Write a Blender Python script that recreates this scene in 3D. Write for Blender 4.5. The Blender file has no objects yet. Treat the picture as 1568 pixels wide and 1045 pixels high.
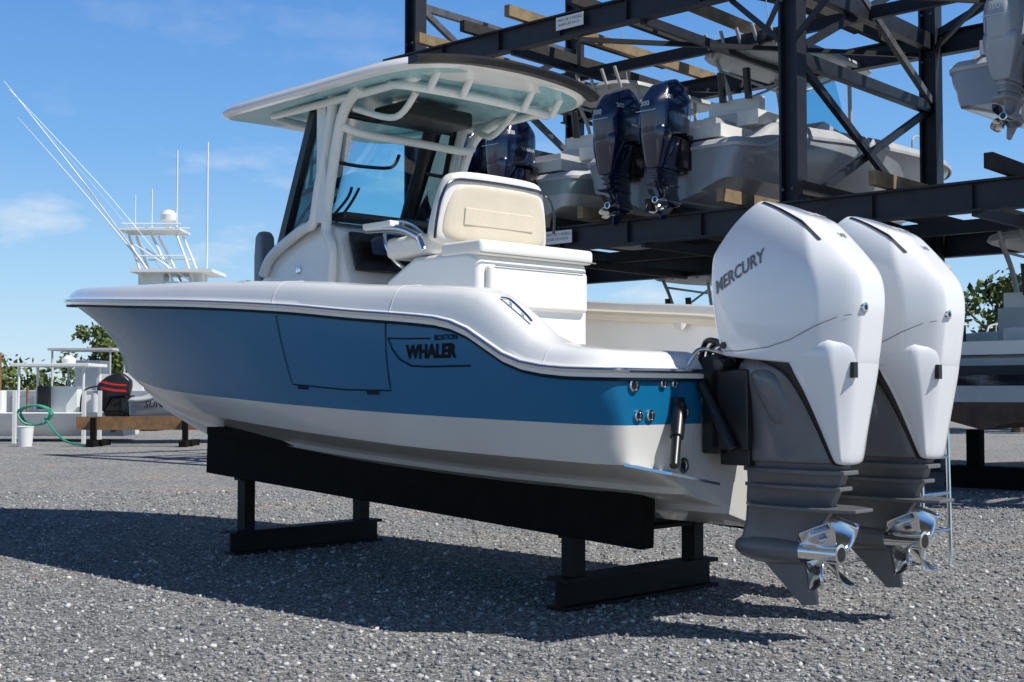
import bpy, bmesh, math, random
import numpy as np
from mathutils import Vector, Matrix
from mathutils.bvhtree import BVHTree
random.seed(4); rng=np.random.default_rng(7)
scene=bpy.context.scene
SUN=Vector((0.70,-0.335,1.0)).normalized()
# ---------------------------------------------------------------- materials
def mat(name,col,rough=.5,metal=0,coat=0,var=0,vscale=8,bump=0,bscale=30,spec=.5,emit=None):
    m=bpy.data.materials.new(name); m.use_nodes=True; nt=m.node_tree; b=nt.nodes['Principled BSDF']
    b.inputs['Base Color'].default_value=(*col,1); b.inputs['Roughness'].default_value=rough
    b.inputs['Metallic'].default_value=metal; b.inputs['Coat Weight'].default_value=coat
    b.inputs['Coat Roughness'].default_value=.05; b.inputs['Specular IOR Level'].default_value=spec
    tc=nt.nodes.new('ShaderNodeTexCoord')
    if var>0:
        n=nt.nodes.new('ShaderNodeTexNoise'); n.inputs['Scale'].default_value=vscale; n.inputs['Detail'].default_value=6
        r=nt.nodes.new('ShaderNodeValToRGB'); c=np.array(col)
        r.color_ramp.elements[0].position=.3; r.color_ramp.elements[1].position=.7
        r.color_ramp.elements[0].color=(*(c*(1-var)),1); r.color_ramp.elements[1].color=(*np.minimum(c*(1+var*.6),1),1)
        nt.links.new(tc.outputs['Object'],n.inputs['Vector']); nt.links.new(n.outputs['Fac'],r.inputs['Fac'])
        nt.links.new(r.outputs['Color'],b.inputs['Base Color'])
    if bump>0:
        n=nt.nodes.new('ShaderNodeTexNoise'); n.inputs['Scale'].default_value=bscale; n.inputs['Detail'].default_value=4
        bp=nt.nodes.new('ShaderNodeBump'); bp.inputs['Strength'].default_value=bump; bp.inputs['Distance'].default_value=.01
        nt.links.new(tc.outputs['Object'],n.inputs['Vector']); nt.links.new(n.outputs['Fac'],bp.inputs['Height'])
        nt.links.new(bp.outputs['Normal'],b.inputs['Normal'])
    return m
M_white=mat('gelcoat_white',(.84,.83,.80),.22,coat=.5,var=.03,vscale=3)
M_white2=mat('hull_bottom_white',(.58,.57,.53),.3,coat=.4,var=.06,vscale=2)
M_blue=mat('gelcoat_blue',(.005,.135,.28),.26,coat=.08,var=.05,vscale=2,bump=.18,bscale=2.5,spec=.22)
M_cream=mat('cream_vinyl',(.68,.60,.47),.5,var=.06,vscale=6,bump=.1,bscale=60)
M_vinylw=mat('white_vinyl',(.80,.78,.72),.45,var=.03)
M_black=mat('black_plastic',(.012,.012,.013),.35)
M_letter=mat('lettering_black',(.006,.006,.007),.6,spec=.1)
M_seam=mat('seam_dark',(.006,.02,.035),.6,spec=.1)
M_seaml=mat('seam_grey',(.22,.22,.23),.5)
M_steel=mat('stainless',(.72,.72,.72),.12,metal=1)
M_powder=mat('powdercoat_white',(.78,.79,.76),.3)
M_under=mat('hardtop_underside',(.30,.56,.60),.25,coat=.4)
M_motor=mat('cowl_white',(.85,.85,.85),.16,coat=1)
M_mid=mat('leg_grey',(.17,.17,.175),.3,coat=.3,var=.06)
M_low=mat('gearcase_grey',(.14,.14,.143),.35,coat=.2,var=.10)
M_dec=mat('decal_grey',(.16,.16,.17),.4)
M_decl=mat('decal_lightgrey',(.55,.55,.56),.4)
M_navy=mat('cowl_navy',(.005,.012,.040),.2,coat=.8)
M_rack=mat('painted_dark_steel',(.014,.017,.024),.5,var=.35,vscale=6,bump=.15)
M_rust=mat('galvanised_brace',(.10,.10,.11),.5,var=.4,vscale=7)
M_board=mat('weathered_board',(.24,.17,.09),.8,var=.4,vscale=5,bump=.4)
M_boardd=mat('dark_carpet_board',(.030,.026,.024),.9,var=.3)
M_bunk=mat('dark_timber',(.008,.007,.006),.9,var=.3,bump=.3,spec=.15)
M_stand=mat('stand_black_steel',(.008,.009,.010),.6,var=.3,spec=.25)
M_grayw=mat('gray_hull_shade_toned',(.30,.32,.35),.3,coat=.3,var=.10,vscale=2)  # gray hull colour, deepened to carry the shade on the racked boats
M_bgcap=mat('gelcoat_shade_toned',(.48,.49,.49),.35,var=.12,vscale=3)  # gelcoat toned down in colour to stand in for shade on background boats
M_dark=mat('dark_hull',(.008,.010,.016),.2,coat=.8)
M_aquah=mat('pale_green_hull',(.30,.39,.37),.3,coat=.3)
M_brown=mat('bottom_paint_brown',(.10,.06,.04),.8,var=.3)
M_sign=mat('sign_white',(.8,.8,.78),.5)
M_wood=mat('timber_brown',(.24,.13,.06),.8,var=.35,vscale=7)
M_red=mat('red_stripe',(.6,.02,.015),.4)
M_green=mat('green_hose',(.03,.30,.20),.5)
M_motgrey=mat('cowl_silver',(.32,.34,.37),.25,coat=.5)
M_trunk=mat('bark',(.12,.09,.06),.9,var=.3)
def glass():
    m=bpy.data.materials.new('tinted_glass'); m.use_nodes=True; nt=m.node_tree; nt.nodes.clear()
    o=nt.nodes.new('ShaderNodeOutputMaterial'); mx=nt.nodes.new('ShaderNodeMixShader'); t=nt.nodes.new('ShaderNodeBsdfTransparent')
    g=nt.nodes.new('ShaderNodeBsdfGlossy'); f=nt.nodes.new('ShaderNodeFresnel'); f.inputs['IOR'].default_value=1.5
    t.inputs['Color'].default_value=(.38,.72,.80,1); g.inputs['Roughness'].default_value=.02
    nt.links.new(f.outputs[0],mx.inputs[0]); nt.links.new(t.outputs[0],mx.inputs[1]); nt.links.new(g.outputs[0],mx.inputs[2]); nt.links.new(mx.outputs[0],o.inputs[0]); return m
M_glass=glass()
def leafmat():
    m=mat('foliage',(.05,.09,.02),.7); nt=m.node_tree; b=nt.nodes['Principled BSDF']
    g=nt.nodes.new('ShaderNodeNewGeometry'); r=nt.nodes.new('ShaderNodeValToRGB')
    r.color_ramp.elements[0].color=(.025,.05,.012,1); r.color_ramp.elements[1].color=(.16,.21,.04,1)
    nt.links.new(g.outputs['Random Per Island'],r.inputs['Fac']); nt.links.new(r.outputs['Color'],b.inputs['Base Color']); return m
M_leaf=leafmat()
# ---------------------------------------------------------------- mesh builder
def smooth_path(pts,n=6):
    P=[Vector(p) for p in pts]
    if len(P)<3: return P
    out=[]
    for i in range(len(P)-1):
        p0=P[max(i-1,0)];p1=P[i];p2=P[i+1];p3=P[min(i+2,len(P)-1)]
        for k in range(n):
            t=k/n
            out.append(.5*((2*p1)+(p2-p0)*t+(2*p0-5*p1+4*p2-p3)*t*t+(3*p1-p0-3*p2+p3)*t**3))
    out.append(P[-1]); return out
class MB:
    def __init__(s): s.v=[];s.f=[];s.m=[];s.s=[]
    def add(s,vs,fs,m=0,sm=False):
        o=len(s.v); s.v+= [tuple(v) for v in vs]
        for f in fs: s.f.append([i+o for i in f]); s.m.append(m); s.s.append(sm)
    def box(s,c,sz,m=0,R=None):
        x,y,z=[a/2 for a in sz]; vs=[Vector((i*x,j*y,k*z)) for i in(-1,1) for j in(-1,1) for k in(-1,1)]
        if R is not None: vs=[R@v for v in vs]
        c=Vector(c); s.add([v+c for v in vs],[(0,1,3,2),(4,6,7,5),(0,4,5,1),(2,3,7,6),(0,2,6,4),(1,5,7,3)],m)
    def frame(s,p0,p1):
        p0=Vector(p0);p1=Vector(p1);d=(p1-p0); L=d.length; d.normalize()
        up=Vector((0,0,1)) if abs(d.z)<.95 else Vector((1,0,0))
        y=up.cross(d).normalized(); z=d.cross(y); return Matrix((d,y,z)).transposed(),(p0+p1)/2,L
    def beam(s,p0,p1,w,h,m=0):
        R,c,L=s.frame(p0,p1); s.box(c,(L,w,h),m,R)
    def ibeam(s,p0,p1,w,h,m=0,t=.02):
        R,c,L=s.frame(p0,p1)
        s.box(c+R@Vector((0,0,h/2-t/2)),(L,w,t),m,R); s.box(c-R@Vector((0,0,h/2-t/2)),(L,w,t),m,R); s.box(c,(L,t,h-2*t),m,R)
    def tube(s,pts,r,m=0,n=10,spl=True):
        P=smooth_path(pts) if spl else [Vector(p) for p in pts]
        rings=[];prev=None
        for i,p in enumerate(P):
            d=(P[min(i+1,len(P)-1)]-P[max(i-1,0)]).normalized()
            if prev is None:
                a=Vector((0,0,1)) if abs(d.z)<.9 else Vector((1,0,0)); x=a.cross(d).normalized()
            else: x=(prev-d*prev.dot(d)).normalized()
            prev=x; y=d.cross(x)
            rr=r if not isinstance(r,(list,tuple)) else r[0]+(r[1]-r[0])*i/(len(P)-1)
            rings.append([p+x*math.cos(2*math.pi*k/n)*rr+y*math.sin(2*math.pi*k/n)*rr for k in range(n)])
        s.loft(rings,m,sm=True)
    def loft(s,rings,m=0,sm=True,caps=True,closed=True):
        n=len(rings[0]); vs=[p for r in rings for p in r]; fs=[]
        for i in range(len(rings)-1):
            for k in range(n if closed else n-1):
                a=i*n+k;b=i*n+(k+1)%n; fs.append((a,b,b+n,a+n))
        s.add(vs,fs,m,sm)
        if caps and closed:
            o=len(s.v)-len(vs); s.f.append([o+k for k in range(n)][::-1]); s.m.append(m); s.s.append(sm)
            s.f.append([o+(len(rings)-1)*n+k for k in range(n)]); s.m.append(m); s.s.append(sm)
    def cyl(s,p0,p1,r,m=0,n=20): s.tube([p0,p1],r,m,n,spl=False)
    def lathe(s,c,axis,prof,m=0,n=20):
        a=Vector(axis).normalized(); x=a.orthogonal().normalized(); y=a.cross(x); c=Vector(c)
        s.loft([[c+a*t+x*math.cos(2*math.pi*k/n)*r+y*math.sin(2*math.pi*k/n)*r for k in range(n)] for t,r in prof],m)
    def mesh(s,name,mats,ang=35):
        me=bpy.data.meshes.new(name); me.from_pydata(s.v,[],s.f)
        for mm in mats: me.materials.append(mm)
        me.polygons.foreach_set('material_index',s.m); me.polygons.foreach_set('use_smooth',s.s)
        bm=bmesh.new(); bm.from_mesh(me); bmesh.ops.remove_doubles(bm,verts=bm.verts,dist=1e-5); bmesh.ops.recalc_face_normals(bm,faces=bm.faces); bm.to_mesh(me); bm.free()
        me.set_sharp_from_angle(angle=math.radians(ang)); return me
    def obj(s,name,mats,parent=None,bevel=0,sub=0,ang=35):
        return place(s.mesh(name,mats,ang),name,parent,bevel,sub)
def place(me,name,parent=None,bevel=0,sub=0,loc=(0,0,0)):
    o=bpy.data.objects.new(name,me); scene.collection.objects.link(o); o.parent=parent; o.location=loc
    if bevel:
        b=o.modifiers.new('bevel','BEVEL'); b.width=bevel; b.segments=3; b.limit_method='ANGLE'
        for p in me.polygons: p.use_smooth=True
        me.set_sharp_from_angle(angle=math.radians(50)) if bevel<.004 else None
        w=o.modifiers.new('wn','WEIGHTED_NORMAL')
    if sub:
        b=o.modifiers.new('sub','SUBSURF'); b.levels=sub; b.render_levels=sub
    return o
def empty(name,loc=(0,0,0),rz=0,sc=(1,1,1),parent=None):
    e=bpy.data.objects.new(name,None); scene.collection.objects.link(e); e.location=loc; e.rotation_euler=(0,0,rz); e.scale=sc; e.parent=parent; return e
def pchip(tab,x):
    xs=np.array([t[0] for t in tab],float); ys=np.array([t[1] for t in tab],float)
    h=np.diff(xs); d=np.diff(ys)/h; m=np.zeros(len(xs))
    m[0]=d[0]; m[-1]=d[-1]
    for i in range(1,len(xs)-1):
        if d[i-1]*d[i]>0:
            w1=2*h[i]+h[i-1]; w2=h[i]+2*h[i-1]; m[i]=(w1+w2)/(w1/d[i-1]+w2/d[i])
    x=np.clip(np.asarray(x,float),xs[0],xs[-1]); i=np.clip(np.searchsorted(xs,x)-1,0,len(xs)-2)
    t=(x-xs[i])/h[i]
    return (2*t**3-3*t**2+1)*ys[i]+(t**3-2*t**2+t)*h[i]*m[i]+(-2*t**3+3*t**2)*ys[i+1]+(t**3-t**2)*h[i]*m[i+1]
# ---------------------------------------------------------------- hull
RV=[(-.2,1.17),(.3,1.2),(1,1.2),(2,1.22),(3,1.22),(4,1.19),(4.5,1.13),(5,1.03),(5.5,.86),(6,.62),(6.4,.38),(6.7,.14),(6.8,0)]
RZ=[(-.2,1.17),(0,1.178),(.2,1.20),(.3,1.225),(.4,1.263),(.55,1.344),(.68,1.395),(.8,1.422),(1,1.445),(1.5,1.49),(2,1.54),(3,1.615),(4,1.674),(5,1.737),(6,1.80),(6.8,1.857)]
TZ=[(-.2,1.265),(0,1.275),(.12,1.29),(.2,1.315),(.3,1.38),(.45,1.48),(.55,1.535),(.62,1.56),(.75,1.578),(1,1.60),(1.5,1.635),(2,1.68),(3,1.745),(4,1.785),(5,1.84),(6,1.89),(6.8,1.94)]
BV=[(-.2,1.12),(1,1.14),(2,1.12),(3,1.04),(4,.85),(5,.56),(5.7,.28),(6.1,.09),(6.25,0)]
BZ=[(-.2,.935),(1,.965),(2,1.0),(3,1.045),(4,1.09),(5,1.17),(5.7,1.24),(6.25,1.30)]
CV=[(-.2,1.08),(1,1.09),(2,1.06),(3,.95),(4,.72),(5,.38),(5.6,.15),(5.95,0)]
CZ=[(-.2,.765),(1,.80),(2,.85),(3,.905),(4,.965),(5,1.03),(5.6,1.09),(5.95,1.12)]
KZ=[(-.2,.42),(1,.43),(2,.45),(3,.5),(4,.58),(5,.765),(5.45,.9)]
ss=np.linspace(0,1,72); TT=np.concatenate([[0,.0008,.0025,.006,.011,.017,.023],.0286+(1-.0286)*(1-(1-ss)**1.25)])
def corner(u):
    x=np.clip((0-u)/.2,0,1); return .13*(1-np.sqrt(np.maximum(1-x*x,0)))
def line(V,Z,ue):
    u=-.2+TT*(ue+.2); v=(pchip(V,u)-corner(u)) if V else u*0; return np.stack([u,np.maximum(v,0),pchip(Z,u)],1)
rail=line(RV,RZ,6.8); bound=line(BV,BZ,6.25); chine=line(CV,CZ,5.95); keel=line(None,KZ,5.45)
rows=[];rm=[]
for s in (0,.12,.25,.4,.55,.7,.85,1):
    p=rail*(1-s)+bound*s; bow=np.clip((p[:,0]-2.5)/3,0,1)
    p[:,1]=np.maximum(p[:,1]-.12*math.sin(math.pi*s)*bow*np.clip((6.6-p[:,0])*1.5,0,1)+.02*math.sin(math.pi*s)*(1-bow),0); p[-1,1]=0
    rows.append(p); rm.append(0)
rm[-1]=1
for s in (.5,1): rows.append(bound*(1-s)+chine*s); rm.append(1)
rows[-2][:,1]+= .008; rows[-2][-1,1]=0
inner=chine.copy(); inner[:,1]=np.maximum(inner[:,1]-.09*np.clip(inner[:,1]/.5,0,1),0); inner[:,2]-=.02; inner[-1,0]-=.05
rows.append(inner); rm.append(2)
for s in (.3,.32,.62,.64,1):
    p=inner*(1-s)+keel*s
    if s in(.32,.64): p[:,2]-=.022
    rows.append(p); rm.append(2)
def hull_mesh(name,mats):
    b=MB(); n=len(TT)
    for sg in (1,-1):
        for i in range(len(rows)-1):
            vs=[(p[0],p[1]*sg,p[2]) for p in rows[i]]+[(p[0],p[1]*sg,p[2]) for p in rows[i+1]]
            fs=[(k,k+1,k+1+n,k+n) for k in range(n-1)]
            b.add(vs,fs,rm[i],True)
    for i in range(len(rows)-1):
        a=rows[i][0];c=rows[i+1][0]
        for j in range(8):
            f0=1-j/4;f1=1-(j+1)/4
            b.add([(a[0],a[1]*f0,a[2]),(a[0],a[1]*f1,a[2]),(c[0],c[1]*f1,c[2]),(c[0],c[1]*f0,c[2])],[(0,1,2,3)],rm[i],False)
    return b.mesh(name,mats,28)
path=np.concatenate([np.array([[-.2,.5,1.17],[-.2,.75,1.17],[-.2,.95,1.17]]),rail]); 
du=np.gradient(path[:,0]);dv=np.gradient(path[:,1]); ln=np.hypot(du,dv)+1e-9; NU=-dv/ln; NV=du/ln
NU[-1]=1;NV[-1]=0
H=pchip(TZ,path[:,0])-path[:,2]
def off(o,zo):
    p=path.copy(); p[:,0]+=NU*o; p[:,1]=np.maximum(p[:,1]+NV*o,0); p[:,2]=p[:,2]+zo if not callable(zo) else zo(p); return p
prof=[off(0,-.035),off(.02,-.03),off(.024,-.008),off(.024,.012),off(.012,.018+0*H),off(.004,.26*H),off(-.010,.5*H),off(-.030,.74*H),off(-.052,.90*H),off(-.085,.985*H),off(-.2,H+.008),off(-.225,H),off(-.235,H-.03)]
w=off(-.25,0); w[:,2]=pchip([(-.3,.95),(2.3,.95),(3,1.12),(4,1.45),(5,1.66),(6,1.78),(6.8,1.86)],w[:,0]); prof.append(w)
def cap_mesh(name,mats):
    b=MB(); n=len(path)
    for sg in(1,-1):
        b.loft([[Vector((q[k][0],q[k][1]*sg,q[k][2])) for k in range(n)] for q in prof],0,True,False,False)
        b.add([(q[0][0],q[0][1]*sg,q[0][2]) for q in prof]+[(-.2,.5*sg,.95)],[list(range(len(prof)+1))],0)
    for k in range(4,n-1):
        a=w[k];c=w[k+1]; b.add([(a[0],a[1],a[2]),(c[0],c[1],c[2]),(c[0],-c[1],c[2]),(a[0],-a[1],a[2])],[(0,1,2,3)],0)
    b.box((.12,0,1.1),(.30,1.9,.32),0); b.box((-.05,0,1.0),(.3,1.0,.12),0)
    return b.mesh(name,mats,40)
def rail_tube(r,mats,name,o=.03,z=0):
    b=MB(); p=off(o,z)
    for sg in(1,-1): b.tube([(q[0],q[1]*sg,q[2]) for q in p[::1]],r,0,8,spl=False)
    return b.mesh(name,mats)
TH=math.atan2(.719,-.695)
BO=(1.083,6.33,0)
boat=empty('center_console_boat',BO,TH)
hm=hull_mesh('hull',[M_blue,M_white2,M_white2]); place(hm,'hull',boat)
cm=cap_mesh('gunwale_cap',[M_white]); place(cm,'gunwale_cap',boat)
cm_bg=cm.copy(); cm_bg.materials[0]=M_bgcap
place(rail_tube(.012,[M_steel],'rub_rail',.028,0.0),'rub_rail',boat)
place(rail_tube(.008,[M_seam],'rub_rail_shadow_gap',.010,-.038),'rub_rail_shadow_line',boat)  # dark tube painted in as the shadow gap below the rub rail
def bvh_of(me):
    return BVHTree.FromPolygons([v.co for v in me.vertices],[tuple(p.vertices) for p in me.polygons])
hb=bvh_of(hm)
def port_map(u,z):
    h=hb.ray_cast(Vector((u,3,z)),Vector((0,-1,0)))
    return (h[0]+h[1]*(.004 if h[1].y>0 else -.004)) if h[0] else Vector((u,1.2,z))
def ribbon(b,pts,wd,mp,m=0,n=10):
    P=[Vector((*p,0)) for p in pts]; Q=[]
    for i in range(len(P)-1):
        for k in range(n): Q.append(P[i].lerp(P[i+1],k/n))
    Q.append(P[-1]); A=[];C=[]
    for i,p in enumerate(Q):
        d=(Q[min(i+1,len(Q)-1)]-Q[max(i-1,0)]).normalized(); nn=Vector((-d.y,d.x,0))*wd/2
        A.append(mp(p.x+nn.x,p.y+nn.y)); C.append(mp(p.x-nn.x,p.y-nn.y))
    b.loft([A,C],m,False,False,False)
def text2d(s,size,shear=0,bold=0):
    c=bpy.data.curves.new('t','FONT'); c.body=s; c.size=size; c.shear=shear; c.offset=bold; c.resolution_u=3
    o=bpy.data.objects.new('t',c); scene.collection.objects.link(o)
    me=bpy.data.meshes.new_from_object(o.evaluated_get(bpy.context.evaluated_depsgraph_get()))
    vs=[(v.co.x,v.co.y) for v in me.vertices]; fs=[tuple(p.vertices) for p in me.polygons]
    bpy.data.objects.remove(o); bpy.data.meshes.remove(me); return vs,fs
def text(b,s,size,mp,m=0,shear=0,bold=0,rot=0):
    vs,fs=text2d(s,size,shear,bold); c,sn=math.cos(rot),math.sin(rot)
    b.add([mp(x*c-y*sn,x*sn+y*c) for x,y in vs],fs,m)
b=MB()
ribbon(b,[(2.17,1.50),(2.13,1.3),(2.10,1.12),(1.6,1.09),(1.22,1.085),(1.22,1.25),(1.22,1.445)],.007,port_map)
ribbon(b,[(2.05,1.105),(1.95,1.10)],.02,port_map); ribbon(b,[(1.42,1.075),(1.32,1.075)],.02,port_map)
b.obj('side_door_seam',[M_seam],boat)
b=MB()
text(b,'WHALER',.090,lambda x,y:port_map(1.065-x*1.0,1.243+y),shear=.1,bold=.004)
text(b,'BOSTON',.036,lambda x,y:port_map(.85-x*1.15,1.325+y),bold=.0008)
ribbon(b,[(1.20,1.345),(1.05,1.338),(.88,1.335)],.007,port_map)
ribbon(b,[(1.20,1.345),(1.17,1.29),(1.12,1.24),(1.03,1.205),(.9,1.20),(.60,1.20)],.008,port_map)
b.obj('name_lettering',[M_letter],boat)
b=MB()
for v,z,r in ((.977,1.108,.032),(.779,1.115,.022),(.70,1.115,.022),(.95,.976,.026),(.87,.975,.026),(.623,.985,.024),(.643,.75,.036)):
    b.lathe((-.2,v,z),(-1,0,0),[(0,r),(.012,r),(.014,r*.75),(.008,r*.7)],0,20); b.cyl((-.209,v,z),(-.2095,v,z),r*.5,1,14)
b.obj('transom_fittings',[M_steel,M_black],boat)
b=MB(); b.cyl((-.23,.70,1.0),(-.33,.86,.76),.022,0,14); b.cyl((-.225,.69,1.02),(-.28,.78,.88),.032,0,14); b.box((-.21,.69,1.02),(.05,.06,.07),0)
b.cyl((-.23,-.70,1.0),(-.33,-.86,.76),.022,0,14)
b.obj('trim_tab_ram',[M_black],boat,bevel=.004)
b=MB()
for sg in(1,-1): b.box((-.32,.86*sg,.725),(.26,.34,.012),0,Matrix.Rotation(math.radians(-6),3,'Y')@Matrix.Rotation(math.radians(10*sg),3,'X'))
b.obj('trim_tab',[M_steel],boat)
b=MB()
for u in (2.2,1.22,0.1):
    i=int(np.argmin(abs(path[4:,0]-u)))+4
    b.tube([Vector(prof[j][i])+Vector((0,.0005,.0005)) for j in range(4,11)],.002,0,6,spl=False)
b.obj('cap_seam',[M_decl],boat)
b=MB(); b.tube([(.50,1.09,1.515),(.44,1.09,1.50),(.34,1.09,1.43),(.30,1.09,1.395)],.007,0); b.cyl((.44,1.09,1.45),(.44,1.09,1.50),.007); b.cyl((.36,1.09,1.39),(.36,1.09,1.445),.007)
b.box((2.62,1.14,1.715),(.09,.03,.02),0)
b.lathe((1.05,-.93,1.5),(0,1,0),[(0,.05),(.01,.05),(.012,.03)],0)
b.obj('deck_cleats',[M_steel],boat)
b=MB(); b.tube([(.55,-.935,1.44),(.8,-.935,1.50),(1.4,-.935,1.55),(2.3,-.935,1.62)],.035,0,10)
b.obj('coaming_bolster',[M_cream],boat)
# ---------------------------------------------------------------- console
b=MB()
pr=[(2.50,.95),(2.50,1.72),(2.56,1.80),(2.66,2.10),(2.80,2.16),(3.05,2.10),(3.36,2.02),(3.45,1.86),(3.62,1.75),(3.66,.95)]
b.add([(u,.46,z) for u,z in pr]+[(u,-.46,z) for u,z in pr],[list(range(10)),list(range(19,9,-1))]+[(i,(i+1)%10,(i+1)%10+10,i+10) for i in range(10)])
b.obj('console',[M_white],boat,bevel=.03)
b=MB()
b.box((2.565,0,1.95),(.03,.80,.26),0,Matrix.Rotation(math.radians(18),3,'Y')); b.box((2.72,0,2.18),(.22,.86,.04),0)
b.box((2.487,0,1.62),(.02,.7,.2),0)
b.obj('dash_panel',[M_black],boat,bevel=.01)
b=MB(); b.box((2.50,.16,2.0),(.01,.30,.15),0,Matrix.Rotation(math.radians(18),3,'Y'));b.box((2.50,-.18,2.0),(.01,.30,.15),0,Matrix.Rotation(math.radians(18),3,'Y')); b.obj('chartplotter',[M_navy],boat)
b=MB(); b.box((2.46,.0,1.55),(.06,.8,.14),0); b.obj('console_footrest',[M_cream],boat,bevel=.02)
b=MB(); b.box((2.478,.28,1.70),(.004,.16,.045),0); b.obj('warning_label',[M_sign],boat)
b=MB(); b.lathe((3.05,.461,1.86),(0,1,0),[(0,.028),(.008,.028),(.01,.02)],0,14); b.lathe((2.85,.461,1.60),(0,1,0),[(0,.02),(.008,.02),(.01,.012)],0,14); b.obj('console_fittings',[M_steel],boat)
b=MB() # wheel
c=Vector((2.36,.12,1.98)); ax=Vector((-1,0,.45)).normalized(); x=Vector((0,1,0)); y=ax.cross(x)
b.tube([c+x*math.cos(t)*.18+y*math.sin(t)*.18 for t in np.linspace(0,2*math.pi,33)],.014,0,8,spl=False)
for k in range(3):
    t=k*2.094+.5; b.cyl(c,c+x*math.cos(t)*.17+y*math.sin(t)*.17,.009,0,8)
b.cyl(c+ax*.02,c-ax*.14,.03); b.obj('steering_wheel',[M_steel],boat)
b=MB(); b.loft([[Vector((3.62+du_*s,.35+dv_*s,z)) for du_,dv_ in((.05,.06),(-.05,.06),(-.05,-.06),(.05,-.06))] for z,s in((1.5,1),(2.0,1),(2.13,.9),(2.17,.6))],0)
o=b.obj('rolled_cover',[M_mid],boat,bevel=.02)
WB=[(3.36,0),(3.34,.25),(3.22,.47),(2.84,.50)]; WT=[(2.96,0),(2.94,.25),(2.84,.47),(2.62,.50)]
bot=[Vector((u,v,2.03 if u>3 else 2.15)) for u,v in WB]; top=[Vector((u,v,2.90)) for u,v in WT]
b=MB()
for sg in (1,-1):
    f=lambda p:Vector((p.x,p.y*sg,p.z))
    b.loft([[f(p) for p in bot],[f(p) for p in top]],0,True,False,False)
b.obj('windshield_glass',[M_glass],boat)
b=MB()
for sg in(1,-1):
    f=lambda p:Vector((p.x,p.y*sg,p.z))
    b.beam(f(bot[2]),f(top[2]),.06,.06,0); b.beam(f(bot[3]),f(top[3]),.03,.03,0); b.tube([f(p) for p in bot],.02,0,8,False); b.tube([f(p) for p in top],.025,0,8,False)
b.tube([(3.0,.32,2.70),(3.06,.30,2.62),(3.08,.1,2.60),(3.08,-.1,2.60),(3.06,-.30,2.62),(3.0,-.32,2.70)],.012,0)
b.tube([(3.2,.25,2.1),(3.12,.05,2.35),(3.08,.02,2.45)],.010,0); b.tube([(3.22,.15,2.1),(3.14,.0,2.33),(3.08,-.04,2.45)],.010,0)
b.obj('windshield_frame',[M_black],boat)
b=MB()
for sg in(1,-1):
    s=sg
    b.tube([(2.20,.62*s,2.88),(2.46,.55*s,2.78),(2.60,.52*s,2.5),(2.69,.51*s,2.12),(2.62,.51*s,1.95),(2.66,.50*s,1.65),(2.66,.49*s,1.2)],.033,0)
    b.tube([(2.55,.56*s,2.92),(2.62,.53*s,2.75),(2.74,.53*s,2.35),(2.80,.53*s,2.14),(2.95,.52*s,2.10),(3.3,.50*s,1.97),(3.42,.49*s,1.85)],.033,0)
    b.tube([(1.75,.55*s,2.87),(2.0,.58*s,2.85),(2.5,.58*s,2.85),(3.3,.5*s,2.89)],.024,0)
    b.tube([(2.42,.5*s,2.80),(2.15,.40*s,2.72),(1.95,.40*s,2.84)],.020,0)
    b.beam((2.70,.53*s,2.13),(2.70,.53*s,2.86),.03,.09,0)
b.tube([(2.50,.54,2.70),(2.45,.4,2.66),(2.44,0,2.66),(2.45,-.4,2.66),(2.50,-.54,2.70)],.026,0)
b.tube([(1.95,.60,2.85),(1.80,.53,2.82),(1.76,0,2.82),(1.80,-.53,2.82),(1.95,-.60,2.85)],.024,0)
b.tube([(3.3,.5,2.88),(3.38,0,2.88),(3.3,-.5,2.88)],.024,0)
for v in (.5,.25,-.25,-.5): b.cyl((1.72,v,2.79),(1.62,v,2.92),.022,0,12)
b.obj('hardtop_frame',[M_powder],boat)
b=MB(); b.box((2.30,.05,2.79),(.32,.55,.10),0); b.obj('electronics_box',[M_black],boat,bevel=.02)
def outl(sc,z,dz=0):
    pts=[]
    cu,hu,hv=2.66,1.16,.775
    for k in range(48):
        t=2*math.pi*k/48; e=2/6.5
        x=abs(math.cos(t))**e*math.copysign(1,math.cos(t)); y=abs(math.sin(t))**e*math.copysign(1,math.sin(t))
        u=cu+hu*x*sc; v=hv*y*sc
        v*=1-.13*max(0,x)**2
        if x<0: u+= -.06*(1-y*y)
        pts.append(Vector((u,v+.02,z-.05*(v/hv)**2*1.0+.04*max(0,x)**2)))
    return pts
b=MB(); b.loft([outl(.5,3.02),outl(.85,3.00),outl(.96,2.978),outl(.995,2.950),outl(1.0,2.935),outl(.985,2.915)],0,True)
b.loft([outl(.985,2.915),outl(.955,2.905)],0,True,False)
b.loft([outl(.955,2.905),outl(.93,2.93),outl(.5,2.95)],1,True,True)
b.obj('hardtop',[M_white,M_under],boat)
b=MB(); b.loft([[Vector((1.475+a-.07*(1-(v/.8)**2)+.10*(abs(v)/.8)**4,v,2.940-.05*(v/.8)**2+c_)) for a,c_ in((.06,-.02),(.06,.022),(-.01,.026),(-.03,.006),(-.01,-.022))] for v in np.linspace(-.68,.75,21)],0,True)
b.obj('hardtop_light_bar',[M_black],boat)
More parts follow.
